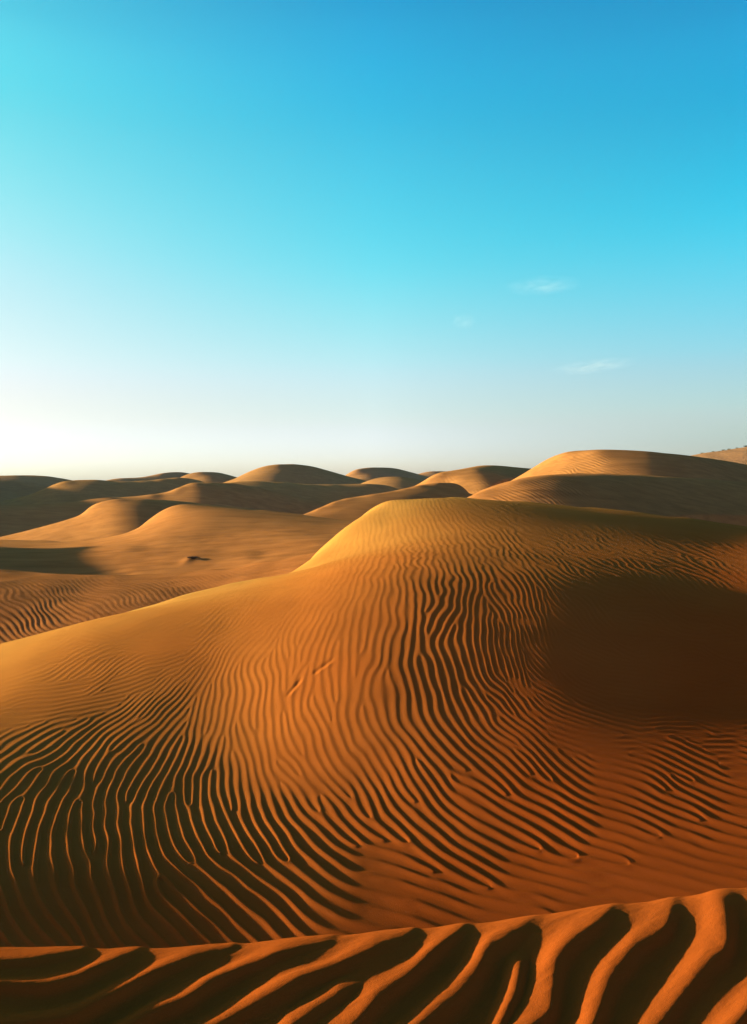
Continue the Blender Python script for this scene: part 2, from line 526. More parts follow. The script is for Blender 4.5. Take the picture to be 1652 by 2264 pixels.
# how squarely each place on the dune meets the low sun (the sine of the sun's height above its surface)
SH_MAIN = [(0, 1440, .46), (150, 1400, .42), (300, 1370, .35), (450, 1320, .35), (600, 1290, .38), (680, 1260, .42), (760, 1200, .45), (850, 1140, .38), (950, 1115, .22), (1050, 1115, .10), (1200, 1125, .05), (1400, 1140, .02), (1600, 1165, .01),
           (100, 1500, .18), (250, 1480, .15), (400, 1450, .18), (500, 1400, .26), (550, 1460, .3), (620, 1350, .3), (700, 1300, .38), (800, 1250, .35), (900, 1180, .3), (1000, 1170, .2), (1100, 1180, .10), (1200, 1200, .05), (1400, 1200, .04), (1600, 1210, .05), (1640, 1280, .08),
           (900, 1300, .2), (1000, 1300, .12), (1100, 1280, .12), (1200, 1300, .09), (1300, 1290, .06), (1300, 1350, -.02), (1400, 1400, -.04), (1500, 1450, -.045), (1600, 1420, -.04), (1300, 1450, -.035), (1250, 1500, .0), (1450, 1540, -.01), (1640, 1350, .0),
           (700, 1450, .29), (650, 1550, .28), (800, 1500, .18), (900, 1450, .08), (1000, 1400, .08), (1050, 1500, .05), (1150, 1450, .03), (1150, 1560, .05), (950, 1580, .08),
           (550, 1600, .24), (450, 1560, .12), (300, 1600, .08), (150, 1600, .08), (50, 1600, .08), (300, 1700, .03), (100, 1700, .02), (450, 1700, .07), (600, 1700, .18), (750, 1700, .16), (900, 1700, .1), (1050, 1650, .07), (1200, 1620, .04), (1400, 1620, .02), (1600, 1620, .02),
           (100, 1800, .02), (300, 1800, .02), (500, 1800, .04), (650, 1800, .08), (800, 1800, .1), (1000, 1780, .09), (1200, 1750, .07), (1400, 1720, .05), (1600, 1700, .05),
           (100, 1900, .012), (300, 1900, .012), (500, 1900, .018), (700, 1900, .03), (900, 1900, .045), (1100, 1880, .06), (1300, 1850, .065), (1500, 1850, .065), (1640, 1850, .065),
           (100, 2020, .012), (300, 2030, .012), (500, 2020, .015), (700, 2030, .02), (900, 2010, .03), (1100, 1980, .045), (1300, 1970, .055), (1500, 1930, .065), (1640, 1930, .065),
           (-300, 1700, .03), (-300, 1450, .3), (-300, 2000, .01), (1950, 1400, .05), (1950, 1700, .08), (1950, 1950, .1), (1950, 1230, .08)]
sf.solve(0.35)
for it_ in range(4):
    sf.relight(SH_MAIN, crest_main, 1.0)
    sf.solve(0.35)
NI, NJ = 1500, 1240
si = np.linspace(-0.74, 0.76, NI)
yj = np.exp(np.linspace(math.log(3.3), math.log(26.0), NJ))
Z0 = sf.sample(si, yj)
Yg = np.repeat(yj[:, None], NI, 1)
Xg = yj[:, None] * si[None, :]
Ug = UC + F * np.repeat(si[None, :], NJ, 0)
Vg = VH - F * Z0 / Yg

# direction of the ripple lines as seen down the slope: (u, v, du, dv, spacing)
RP = [(100, 1494, -1, .22, 9), (300, 1470, -1, .42, 9), (420, 1440, -1, .6, 10), (400, 1500, -1, .85, 14), (300, 1560, -1, .5, 13), (100, 1580, -1, .35, 15), (50, 1650, -1, .6, 22), (200, 1650, -1, .75, 24),
      (20, 1760, -.45, 1, 30), (150, 1740, -.8, 1, 34), (225, 1744, -.4, 1, 33), (350, 1744, -.33, 1, 30), (465, 1720, 0, 1, 28), (350, 1640, -.8, 1, 24), (430, 1600, -.55, 1, 20),
      (500, 1820, .4, 1, 36), (600, 1794, .45, 1, 34), (550, 1544, 0, 1, 26), (625, 1644, .3, 1, 27), (675, 1720, .6, 1, 30), (600, 1460, -.2, 1, 22), (500, 1460, -.7, 1, 16), (560, 1400, -.9, 1, 13), (700, 1470, -.2, 1, 26),
      (775, 1744, .75, 1, 30), (740, 1600, .2, 1, 30), (820, 1560, .2, 1, 32), (50, 1950, .0, 1, 50), (200, 1950, .1, 1, 48), (100, 1850, -.2, 1, 44), (300, 1860, .05, 1, 42), (60, 2040, .6, 1, 46), (350, 2030, .6, 1, 44), (500, 2035, .6, 1, 44),
      (350, 1930, .45, 1, 44), (450, 1910, .6, 1, 42), (550, 1900, .85, 1, 40), (700, 1920, 1, .75, 40), (900, 1940, 1, .55, 42),
      (850, 1520, -.1, 1, 32), (900, 1594, .5, 1, 32), (975, 1600, 1, .9, 30), (1050, 1550, .5, 1, 26), (1020, 1500, .2, 1, 28), (1120, 1500, .2, 1, 15), (1170, 1600, 1, .45, 18), (1270, 1560, 1, .15, 14), (1500, 1600, 1, -.06, 15), (1640, 1590, 1, -.12, 16),
      (880, 1690, .55, 1, 30), (960, 1740, .6, 1, 32), (1080, 1780, 1, .85, 32), (1170, 1720, .9, 1, 28), (1280, 1720, 1, .55, 26), (1380, 1800, 1, .42, 30), (1470, 1740, 1, .45, 24), (1600, 1700, 1, .25, 22), (1580, 1850, 1, .35, 32),
      (970, 1870, 1, .85, 36), (1120, 1920, 1, .6, 35), (1280, 1940, 1, .48, 35), (1500, 1920, 1, .38, 33),
      (850, 1230, -.2, 1, 22), (930, 1200, .15, 1, 22), (920, 1300, .12, 1, 24), (1030, 1230, .3, 1, 22), (1120, 1180, .9, .7, 17), (1180, 1180, 1, .6, 14), (1280, 1230, 1, .42, 13), (1450, 1240, 1, .5, 13), (1600, 1230, 1, .42, 14), (1130, 1310, .3, 1, 18),
      (980, 1380, -.25, 1, 26), (870, 1360, -.1, 1, 26), (1030, 1120, .9, .35, 10), (780, 1250, -.5, 1, 17), (720, 1310, -.5, 1, 17), (700, 1380, -.3, 1, 21), (640, 1360, -.8, 1, 14), (1080, 1430, .1, 1, 20), (1350, 1400, 1, .5, 14), (1550, 1420, 1, .2, 14)]
angp = []; spp = []
for u, v, du, dv, spc in RP:
    th = math.degrees(math.atan2(dv, du))          # 0..180, always downward
    if du > 0 and dv < 0:
        th = math.degrees(math.atan2(dv, du))
    angp.append((u, v, th - 90)); spp.append((u, v, math.log(spc)))
Vq = np.clip(Vg, 1085, 2150); Uq = np.clip(Ug, -120, 1780)
cs = (slice(None, None, 8), slice(None, None, 8))


def coarse_rbf(pts, smooth):
    a = rbf(pts, (Uq[cs], Vq[cs]), smooth, (1.0, 1.25))
    jj = np.arange(0, NJ, 8); ii = np.arange(0, NI, 8)
    j = np.minimum(np.arange(NJ) / 8, len(jj) - 1); i = np.minimum(np.arange(NI) / 8, len(ii) - 1)
    j0 = np.minimum(j.astype(int), len(jj) - 2); i0 = np.minimum(i.astype(int), len(ii) - 2)
    fj = (j - j0)[:, None]; fi = (i - i0)[None, :]
    return (a[j0][:, i0] * (1 - fj) * (1 - fi) + a[j0 + 1][:, i0] * fj * (1 - fi) + a[j0][:, i0 + 1] * (1 - fj) * fi + a[j0 + 1][:, i0 + 1] * fj * fi)


ang = np.radians(coarse_rbf(angp, 15))
spc = np.exp(coarse_rbf(spp, 15)) * 0.69
spc = np.clip(spc, 9.0, 60)
ang = ang + 0.16 * fbm(Xg * 1.9, Yg * 1.3, 5, 3) + (0.18 + 0.24 * sstep(5.5, 9, Yg)) * vnoise(Xg * 4.2, Yg * 2.6, 6)
psi = ripple_phase(Ug, Vg, ang, spc, seed=4, coarse=8, it0=70, it1=30)
phase = np.angle(psi) + (0.8 + 0.6 * sstep(5.5, 9, Yg)) * fbm(Xg * 3.4, Yg * 2.4, 9, 2) + (0.35 + 0.8 * sstep(5.5, 9, Yg)) * vnoise(Xg * 7, Yg * 4.5, 19)
brk = sstep(950, 1160, Ug) * sstep(1290, 1380, Vg) * sstep(1660, 1560, Vg)          # ragged, zigzag ripples on the edge of the hollow
phase = phase + 1.3 * brk * vnoise(Xg * 9, Yg * 6, 29)
# how strong the ripples are
AM = [(0, 1430, .0), (300, 1360, 0.), (600, 1290, .0), (100, 1490, 1.7), (300, 1465, 1.6), (200, 1540, 1.5), (450, 1400, .9), (500, 1330, .5), (620, 1310, .4), (650, 1270, .02), (700, 1350, .6), (850, 1140, .5), (780, 1200, .6),
      (850, 1230, .6), (950, 1180, .55), (1000, 1112, .5), (1100, 1150, .5), (1200, 1130, .05), (1300, 1180, .2), (1450, 1190, .15), (1280, 1240, .5), (1450, 1240, .6), (1600, 1230, .7), (1640, 1170, .05),
      (1250, 1350, .5), (1200, 1480, .9), (1350, 1400, .9), (1500, 1420, .8), (1640, 1400, .9), (1640, 1320, .2), (1320, 1560, .6), (1500, 1560, .8), (1500, 1640, 1.2), (1640, 1640, 1.4), (1300, 1640, .5),
      (900, 1300, .9), (1050, 1280, .8), (1000, 1400, 1.), (1050, 1500, 1.), (1130, 1430, 1.1), (850, 1500, 1.), (700, 1500, 1.), (700, 1700, 1.), (500, 1700, 1.), (300, 1560, 1.1), (300, 1600, 1.), (200, 1700, 1.), (100, 1600, 1.),
      (100, 1850, 1.1), (400, 1850, 1.1), (200, 2000, 1.1), (500, 2030, .9), (700, 1950, 1.3), (800, 2020, 1.2), (1000, 1980, 1.1), (900, 1940, 1.2), (900, 2040, .9), (1150, 1990, .9), (1000, 1850, 1.3), (1200, 1850, 1.4), (1400, 1880, 1.4), (1600, 1850, 1.3), (1400, 1950, 1.0), (1600, 1930, .9),
      (1100, 1700, 1.1), (1250, 1740, 1.6), (1400, 1740, 1.6), (1600, 1720, 1.5), (950, 1680, 1.)]
amp = np.clip(coarse_rbf(AM, 10), 0.0, 2.0)
wl = spc / F * Yg                                        # real wavelength
lit = rbf(SH_MAIN, (Uq[cs], Vq[cs]), 8)
lit = spline_matrix(np.arange(lit.shape[0]) * 8.0, np.arange(NJ) * 1.0) @ lit @ spline_matrix(np.arange(lit.shape[1]) * 8.0, np.arange(NI) * 1.0).T
hgt = (0.037 + 0.040 * sstep(.15, .0, lit)) * (1 + 0.3 * sstep(1700, 1850, Vq) * sstep(750, 450, Uq)) * wl * amp * (1 + 0.25 * fbm(Xg * 1.5, Yg * 1.5, 33, 2)) * np.clip(np.abs(psi), 0, 1)
hgt *= 1 - 0.85 * brk * sstep(-.15, .45, vnoise(Xg * 8, Yg * 7, 31))
yc_i = pchip([p[0] for p in crest_main], [p[2] for p in crest_main], Ug[0])
hgt *= 1 - sstep(-0.6, 1.2, Yg - yc_i[None, :])
hgt *= (sstep(-.74, -.68, si) * sstep(.76, .70, si))[None, :]
Zm = Z0 + hgt * (ripple_wave(phase, 0.56, 1.15 + 0.9 * sstep(.12, -.03, lit) + 1.1 * sstep(1780, 1930, Vq) * sstep(800, 500, Uq)) - 0.5) + 0.009 * fbm(Xg * .9, Yg * .9, 41, 3) * sstep(3, -1, Xg)

for (ua, va), (ub, vb) in (((700, 1487), (732, 1464)), ((643, 1533), (664, 1508))):       # two short scrape marks across the ripples
    dx_, dv_ = ub - ua, vb - va
    l2_ = dx_ ** 2 + dv_ ** 2
    t_ = np.clip(((Ug - ua) * dx_ + (Vg - va) * dv_) / l2_, 0, 1)
    d_ = np.hypot(Ug - ua - t_ * dx_, Vg - va - t_ * dv_)
    sd_ = ((Ug - ua) * dv_ - (Vg - va) * dx_) / math.sqrt(l2_)
    near_ = np.exp(-(d_ / 8.0) ** 2)
    Zm += near_ * 0.003 * np.exp(-((sd_ + 4.0) / 4.0) ** 2) - near_ * 0.009 * np.exp(-((sd_ - 4.0) / 4.0) ** 2)
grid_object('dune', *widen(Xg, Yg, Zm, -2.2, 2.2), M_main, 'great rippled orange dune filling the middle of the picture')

# ------------------------------------------------------------------ the near crest with coarse ripples
ridgeA = [(-480, 2080), (-150, 2088), (0, 2091), (185, 2094), (310, 2095), (400, 2091), (520, 2086), (620, 2074), (730, 2068), (830, 2058), (916, 2052), (1030, 2042), (1170, 2026), (1280, 2008),
          (1355, 1999), (1475, 1987), (1585, 1968), (1652, 1960), (1850, 1935), (2130, 1900)]
ni, nj = 1300, 620
sA = np.linspace(-0.72, 0.74, ni)
uA = UC + F * sA
vr = smooth_line([p[0] for p in ridgeA], [p[1] for p in ridgeA], uA, 60)
yr = 2.46 + np.where(sA > 0, 0.68, 0.46) * sA
zr = (VH - vr) / F * yr
tau = np.concatenate([np.linspace(0, 1, 520), 1 + np.linspace(0, 1, 101)[1:] ** 1.3])
YA = np.where(tau[:, None] <= 1, 0.9 + (yr[None, :] - 0.9) * tau[:, None], yr[None, :] + (tau[:, None] - 1) * 1.6)
XA = YA * sA[None, :]
# height: nearly level towards the camera, tangent to the sight line at the ridge, then the lee side
dy = YA - yr[None, :]
g0 = (zr / yr)[None, :]
front = zr[None, :] + (g0 * dy) * np.exp(dy / 0.16) * 1.0 + 0.03 * (1 - np.exp(np.minimum(dy, 0) / 0.45)) 
back = zr[None, :] + g0 * dy - 0.5 * dy ** 2 - 0.0
ZA = np.where(dy <= 0, front, back)
UA = np.repeat(uA[None, :], len(tau), 0)
VA = VH - F * ZA / YA
# crest lines of the coarse ripples, one turn of phase apart
LN = {0: [(-60, 2125), (60, 2118), (185, 2094)],
      1: [(-200, 2180), (0, 2174), (100, 2176), (170, 2160), (230, 2130), (310, 2095)],
      2: [(-200, 2290), (60, 2262), (150, 2250), (215, 2215), (285, 2178), (355, 2138), (430, 2106), (520, 2086)],
      3: [(250, 2290), (335, 2240), (410, 2208), (470, 2168), (540, 2133), (620, 2101), (730, 2068)],
      4: [(400, 2320), (505, 2254), (585, 2203), (655, 2166), (745, 2130), (830, 2086), (916, 2052)],
      5: [(700, 2330), (795, 2244), (830, 2205), (905, 2152), (965, 2092), (1030, 2042)],
      6: [(860, 2330), (935, 2254), (1005, 2195), (1055, 2142), (1085, 2085), (1170, 2026)],
      7: [(1120, 2330), (1172, 2266), (1212, 2235), (1220, 2180), (1225, 2118), (1285, 2055), (1355, 1999)],
      8: [(1270, 2330), (1312, 2262), (1320, 2225), (1345, 2155), (1405, 2085), (1472, 2045), (1475, 1987)],
      9: [(1400, 2330), (1450, 2264), (1490, 2215), (1545, 2140), (1603, 2092), (1603, 2040), (1585, 1968)],
      10: [(1560, 2330), (1640, 2250), (1700, 2180), (1740, 2080), (1730, 1950)],
      -1: [(-250, 2110), (-60, 2088)], 11: [(1720, 2330), (1850, 2150), (1880, 1940)], 12: [(1880, 2330), (2000, 2150), (2030, 1920)]}
pp = []
for k_, ln in LN.items():
    d = [0]
    for a_, b_ in zip(ln[:-1], ln[1:]):
        d.append(d[-1] + math.hypot(b_[0] - a_[0], b_[1] - a_[1]))
    for q_ in np.arange(0, d[-1], 22):
        pp.append((np.interp(q_, d, [p[0] for p in ln]), np.interp(q_, d, [p[1] for p in ln]), k_ + 0.0))
cA = (slice(None, None, 6), slice(None, None, 6))
P_ = np.array(pp)
Q = (UA[cA], np.clip(VA[cA], 1900, 2420))
D_ = np.hypot(P_[:, None, 0] - P_[None, :, 0], (P_[:, None, 1] - P_[None, :, 1]) * 1.0)
n_ = len(P_)
A_ = np.zeros((n_ + 3, n_ + 3)); A_[:n_, :n_] = D_ - 4.0 * np.eye(n_)
A_[:n_, n_] = 1; A_[:n_, n_ + 1] = P_[:, 0] / 1e3; A_[:n_, n_ + 2] = P_[:, 1] / 1e3; A_[n_:, :n_] = A_[:n_, n_:].T
cf = np.linalg.solve(A_, np.append(P_[:, 2], [0, 0, 0]))
ph = cf[n_] + cf[n_ + 1] * Q[0] / 1e3 + cf[n_ + 2] * Q[1] / 1e3
for i in range(n_):
    ph = ph + cf[i] * np.hypot(Q[0] - P_[i, 0], Q[1] - P_[i, 1])
jn, in_ = ph.shape
phA = spline_matrix(np.arange(jn) * 6.0, np.arange(len(tau)) * 1.0) @ ph @ spline_matrix(np.arange(in_) * 6.0, np.arange(ni) * 1.0).T
RISE = 0.60
soft = 0.10 * fbm(XA * 9, YA * 5, 3, 2) * 0.5
pA = (phA + soft * 0.5 + 0.60) * 2 * math.pi


def bump_line(ln, wid, U, V):
    """an extra short ripple that ends between two others: signed distance to its crest line"""
    best = np.full(U.shape, 1e9); sg = np.zeros(U.shape); tpar = np.zeros(U.shape)
    L_ = len(ln) - 1
    for k in range(L_):
        a = np.array(ln[k], float); b = np.array(ln[k + 1], float)
        d = b - a; l2 = d @ d
        t = np.clip(((U - a[0]) * d[0] + (V - a[1]) * d[1]) / l2, 0, 1)
        dx = U - a[0] - t * d[0]; dv = V - a[1] - t * d[1]
        dist = np.hypot(dx, dv)
        m = dist < best
        best = np.where(m, dist, best)
        sg = np.where(m, np.sign(d[0] * dv - d[1] * dx), sg)      # + : left of travel
        tpar = np.where(m, (k + t) / L_, tpar)
    return best * sg, tpar


extra = np.zeros(UA.shape)
for ln, wid in (([(820, 2155), (755, 2190), (705, 2225), (650, 2262), (600, 2320)], 46), ([(1152, 2085), (1148, 2140), (1140, 2190), (1118, 2240), (1090, 2300)], 44)):
    sd, tp = bump_line(ln, wid, UA, VA)
    # ln runs downwards; positive = left of the crest (sunward)
    prof = np.where(sd < 0, np.clip(1 + sd / (wid * .8), 0, 1), np.clip(1 - sd / wid, 0, 1))
    prof = prof * prof * (3 - 2 * prof)
    extra = np.maximum(extra, prof * sstep(0, .3, tp) * (1 - 0 * tp))
wave = ripple_wave(pA, 0.62, 1.6)
hA = 0.0185 * (1 + 0.15 * fbm(XA * 3, YA * 3, 8, 2))
fade = 1 - 0.62 * sstep(-0.30, -0.02, dy) - 0.5 * sstep(0.0, 0.25, dy)
fine = 0.0006 * fbm(XA * 8 + YA * 5, YA * 30 - XA * 20, 12, 3) + 0.00018 * fbm(XA * 60, YA * 60, 13, 3)
ZA = ZA + fade * (hA * (np.maximum(wave, 0.85 * extra) - 0.6)) + fine
grid_object('near_dune', *widen(XA, YA, ZA, -3.5, 3.5), M_near, 'near dune crest with coarse wavy ripples at the bottom of the picture')

# ------------------------------------------------------------------ valley and the dune with the left spur beyond
sv = Surface(-0.62, 0.40, 15.0, 80.0, 50, 50)
crest_v = [(-400, 1200, 46), (-150, 1196, 46), (0, 1195, 45.5), (80, 1197, 45), (150, 1198, 44.6), (200, 1196, 44.2), (250, 1190, 43.8), (280, 1181, 43.4), (320, 1157, 42.6), (350, 1138, 42.2), (385, 1122, 42),
           (420, 1118.5, 42), (480, 1122, 42.4), (560, 1129, 43), (650, 1137, 43.6), (740, 1147, 44.2), (850, 1160, 45), (1100, 1180, 46), (1500, 1190, 47)]
sv.crest(crest_v, step=24, drop=[(2.5, 0.5, 4), (8, 2.2, 2)], tang=6)
for u, v, y in [(0, 1425, 19), (-300, 1450, 18), (300, 1352, 20), (600, 1275, 22), (750, 1215, 24), (900, 1210, 25), (1400, 1250, 25)]:
    sv.height(u, v, y, 4)
for u, v, y in [(100, 1290, 29), (425, 1228, 30), (300, 1290, 26), (650, 1190, 32), (500, 1160, 37)]:
    sv.height(u, v, y, 2)
for u, y, g in [(100, 24, .02), (300, 24, .03), (500, 24, .05), (150, 30, .02), (300, 33, .05), (420, 36, .10), (330, 39, .3), (500, 38, .0), (620, 38, -.05), (700, 38, -.06), (560, 30, .02), (600, 24, .06), (650, 26, .03), (200, 38, .08)]:
    sv.slope(u, y, g, 5)
SH_V = [(0, 1250, .1), (0, 1380, .08), (150, 1350, .10), (300, 1300, .14), (500, 1262, .28), (600, 1240, .28), (660, 1230, .26), (650, 1190, .17), (600, 1170, .13), (700, 1155, .08), (560, 1140, .09), (450, 1130, .2), (400, 1140, .28),
        (345, 1150, .5), (305, 1180, .42), (220, 1200, .3), (100, 1205, .2), (400, 1195, .15), (300, 1230, .12), (200, 1270, .12), (450, 1230, .14), (100, 1230, .12), (740, 1180, .1), (800, 1160, .1), (-200, 1300, .12)]
sv.solve(0.35)
for it_ in range(3):
    sv.relight(SH_V, crest_v, 1.2)
    sv.solve(0.35)
ni, nj = 900, 700
s_ = np.linspace(-0.58, 0.36, ni); y_ = np.exp(np.linspace(math.log(16), math.log(74), nj))
ZV = sv.sample(s_, y_); YV = np.repeat(y_[:, None], ni, 1); XV = y_[:, None] * s_[None, :]
UV = UC + F * s_[None, :] + 0 * YV; VV = VH - F * ZV / YV
rp = np.sin((XV * 9.0 + YV * 9.0 + 2.6 * fbm(XV * .5, YV * .5, 3, 3)) * 3.4)
ra_ = 0.0045 * np.clip(sstep(260, 60, UV) * sstep(1310, 1370, VV) * 1.3 + 0.5 * sstep(.1, .6, fbm(XV * .15, YV * .25, 77, 2)) * sstep(1215, 1260, VV), 0, 1.5)
yv_c = pchip([p[0] for p in crest_v], [p[2] for p in crest_v], UC + F * s_)
ZV = ZV + rp * ra_ + 0.05 * fbm(XV * .25, YV * .35, 21, 4) * (1 - sstep(-9, -3, YV - yv_c[None, :]) * .8)
# small wind-scooped mound in the valley
mx_, my_ = (424 - UC) / F * 30.0, 30.0
dd = np.exp(-((XV - mx_ + .12) / .22) ** 2 - ((YV - my_) / .5) ** 2)
ZV = ZV + 0.055 * dd
grid_object('valley_dune', *widen(XV, YV, ZV, -1.3, 0.5), M_mid, 'smooth lit valley and dune spur left of the great dune')

# ------------------------------------------------------------------ farther dunes, each a ridge with its own run of heights and distances


LAST = []


def ridge(name, label, pts, wn, wf, base, mat, soft=12, seed=1, ni=520, nb=90, sharp=0.0, rip=0.0, u0=None, u1=None, lump=0.06, curl=0.0):
    """pts: (u, v, y) along the crest line"""
    a, b = (u0 if u0 is not None else pts[0][0]), (u1 if u1 is not None else pts[-1][0])
    u = np.linspace(a, b, ni)
    yc = smooth_line([p[0] for p in pts], [p[2] for p in pts], u, 60)
    vc = smooth_line([p[0] for p in pts], [p[1] for p in pts], u, soft)
    zc_ = (VH - vc) / F * yc
    tn = np.linspace(-1, 1, nb)
    tn = np.sign(tn) * np.abs(tn) ** 1.35
    Y = yc[None, :] + np.where(tn[:, None] < 0, tn[:, None] * wn, tn[:, None] * wf)
    X = (u[None, :] - UC) / F * Y
    t = np.abs(tn[:, None])
    P = 0.5 + 0.5 * np.cos(math.pi * t)
    if sharp:
        P = P * (1 - sharp) + (1 - t) ** 1.4 * sharp
    h = np.maximum(zc_ - base, 0.02)[None, :]
    Z = base + h * P
    Z = Z + lump * fbm(X * .12 + seed * 7.3, Y * .12, seed, 3) * np.sin(math.pi * np.clip(t * 1.0, 0, 1)) * np.minimum(h, 2.0)
    if rip:
        f = X * 2.0 + Y * 1.2 + 1.2 * fbm(X * .35, Y * .35, seed + 5, 3)
        Z = Z + rip * np.sin(f * 2 * math.pi / 0.62 * .5) * np.clip(0.6 + 0.6 * vnoise(X * .2, Y * .2, seed + 2), 0, 1) * np.sin(math.pi * np.clip(t, 0, 1)) ** .5
    LAST[:] = [X, Y, Z]
    return grid_object(name, X, Y, Z, mat, label)


def lit_dune(label, pts, goals, wn, wf, base, mat, ni=420, nb=150, rip=0.0, gs=46, soft=10, seed=1, lump=0.02, vs_=30, steep=0.36, even=11):
    """a dune known by its crest line (u, v, y) and by how its near face meets the sun at places (u, v, light)"""
    ys = [p[2] for p in pts]
    m = 0.02
    S = Surface((pts[0][0] - UC) / F - m, (pts[-1][0] - UC) / F + m, min(ys) - wn * 1.1, max(ys) + wf * 1.1, gs, 44)
    goals = [(p[0], p[1], p[2] - (0.07 if p[2] < .031 else 0)) for p in goals]
    hmax = max((VH - p[1]) / F * p[2] for p in pts) - base
    S.crest(pts, step=max(6, (pts[-1][0] - pts[0][0]) / gs / 1.3), wt=60, tang=12, vs_=vs_, drop=[(wf * .25, hmax * .10, 2), (wf * .8, hmax * .7, 1)])
    for u in np.linspace(pts[0][0], pts[-1][0], 12):
        y = float(np.interp(u, [p[0] for p in pts], ys))
        zc_ = (VH - float(np.interp(u, [p[0] for p in pts], [p[1] for p in pts]))) / F * y
        S.level(u, min(base, zc_ - .5), y - wn, 0.6)
    S.solve(0.3)
    for _ in range(3):
        S.relight(goals, pts, 1.5, (steep, 1.3, wn), 16, 0.0)
        S.solve(0.3)
    u = np.linspace(pts[0][0], pts[-1][0], ni)
    yc = smooth_line([p[0] for p in pts], ys, u, 40)
    tn = np.linspace(-1, 1, nb)
    tn = np.sign(tn) * np.abs(tn) ** 1.3
    Y = yc[None, :] + np.where(tn[:, None] < 0, tn[:, None] * wn, tn[:, None] * wf)
    s_ = (u - UC) / F
    yq = np.geomspace(Y.min(), Y.max(), 260)
    G = S.sample(s_, yq)
    Z = np.empty_like(Y)
    for i in range(ni):
        Z[:, i] = np.interp(Y[:, i], yq, G[:, i])
    k_ = max(1, int(even / (u[1] - u[0])))
    ker = np.exp(-(np.arange(-2 * k_, 2 * k_ + 1) / k_) ** 2); ker /= ker.sum()
    Zp = np.pad(Z, ((0, 0), (2 * k_, 2 * k_)), mode='reflect', reflect_type='odd')
    Z = np.stack([np.convolve(r, ker, 'valid') for r in Zp])
    foot = sstep(.72, 1.0, -tn)[:, None]
    Z = Z * (1 - foot) + np.minimum(Z, base - 1.2) * foot
    X = s_[None, :] * Y
    Z = Z + lump * fbm(X * .15 + seed * 7.3, Y * .15, seed, 4)
    if rip:
        f = X * 3.4 + Y * 2.0 + 0.8 * fbm(X * .5, Y * .5, seed + 5, 3)
        Z = Z + rip * np.sin(f * 2 * math.pi) * sstep(.04, .2, -tn)[:, None] * np.clip(0.7 + 0.6 * vnoise(X * .25, Y * .25, seed + 2), 0, 1)
    return grid_object('dune', X, Y, Z, mat, label)


lit_dune('lit rounded dune spur with a shaded right flank left of centre',
         [(-200, 1207, 50), (-60, 1198, 51), (0, 1189, 52), (60, 1175, 52), (120, 1158, 52), (155, 1149, 52), (175, 1141, 51.5), (190, 1129, 51), (210, 1115, 51), (240, 1106, 51), (275, 1102.5, 51.2), (320, 1103, 51.8), (370, 1106, 52.4), (450, 1114, 53.2), (550, 1124, 54), (620, 1134, 54.5)],
         [(-100, 1205, .15), (0, 1195, .2), (60, 1185, .27), (120, 1170, .3), (120, 1190, .2), (150, 1180, .16), (168, 1155, .12), (185, 1155, .4), (210, 1130, .45), (220, 1170, .35), (250, 1150, .28), (280, 1150, .12), (270, 1175, .12), (265, 1112, .28), (300, 1120, .08), (340, 1120, .03), (400, 1112, .02), (450, 1120, .0), (240, 1195, .3), (650, 1145, -.01)],
         8, 10, -4.8, M_mid, seed=3)
lit_dune('long dark dune on the left with a thin bright rim and a bright tip',
         [(-250, 1120, 65), (0, 1117, 66), (80, 1115.5, 66), (150, 1111, 66.5), (230, 1102, 67), (290, 1099, 67.5), (350, 1092, 68), (385, 1084, 68.5), (400, 1076, 69), (420, 1069, 69.5), (450, 1067, 70), (500, 1068, 71), (560, 1076, 72), (640, 1095, 73.5), (700, 1107, 74.5), (760, 1122, 75)],
         [(-200, 1140, -.05), (0, 1135, -.05), (100, 1135, -.05), (200, 1125, -.04), (300, 1105, .0), (350, 1097, .12), (380, 1090, .12), (405, 1077, .5), (425, 1073, .4), (460, 1078, .0), (550, 1095, -.06), (650, 1120, -.06), (720, 1130, -.05)],
         11, 14, -5.2, M_mid, seed=5, gs=60)
lit_dune('low dark dune behind the long rimmed one on the left',
         [(-250, 1112, 88), (0, 1108, 88), (40, 1101, 88), (85, 1087, 88), (120, 1071, 88), (150, 1063, 88.5), (200, 1061, 89), (280, 1064.5, 90.5), (330, 1062, 91.5), (400, 1056, 93), (440, 1062, 94), (500, 1085, 95), (560, 1100, 96)],
         [(-100, 1115, .0), (40, 1104, .15), (60, 1097, .27), (85, 1092, .22), (110, 1082, .08), (150, 1072, .0), (250, 1078, -.03), (350, 1078, -.03), (400, 1062, -.02), (300, 1070, -.02), (450, 1080, -.03)],
         14, 18, -5.4, M_far, seed=7)
lit_dune('flat topped dark dune at the far left edge',
         [(-250, 1057, 118), (0, 1052, 121), (60, 1051, 122), (110, 1053.5, 123), (150, 1060, 124), (190, 1068, 125), (240, 1078, 126)],
         [(-200, 1080, .0), (20, 1070, .0), (100, 1070, -.02), (0, 1090, .0), (60, 1056, .0), (180, 1075, -.04)], 20, 24, -5.6, M_far, seed=8)
lit_dune('low dune on the horizon with a stepped top left of centre',
         [(190, 1078, 146), (230, 1063, 148), (265, 1057, 150), (310, 1056, 152), (340, 1050, 154), (375, 1044, 156), (400, 1043.5, 158), (425, 1048, 160), (470, 1062, 163), (520, 1078, 166)],
         [(240, 1068, .05), (270, 1062, .0), (310, 1060, .0), (350, 1054, .03), (380, 1050, -.03), (420, 1055, -.05)], 22, 26, -5.8, M_far, seed=9)
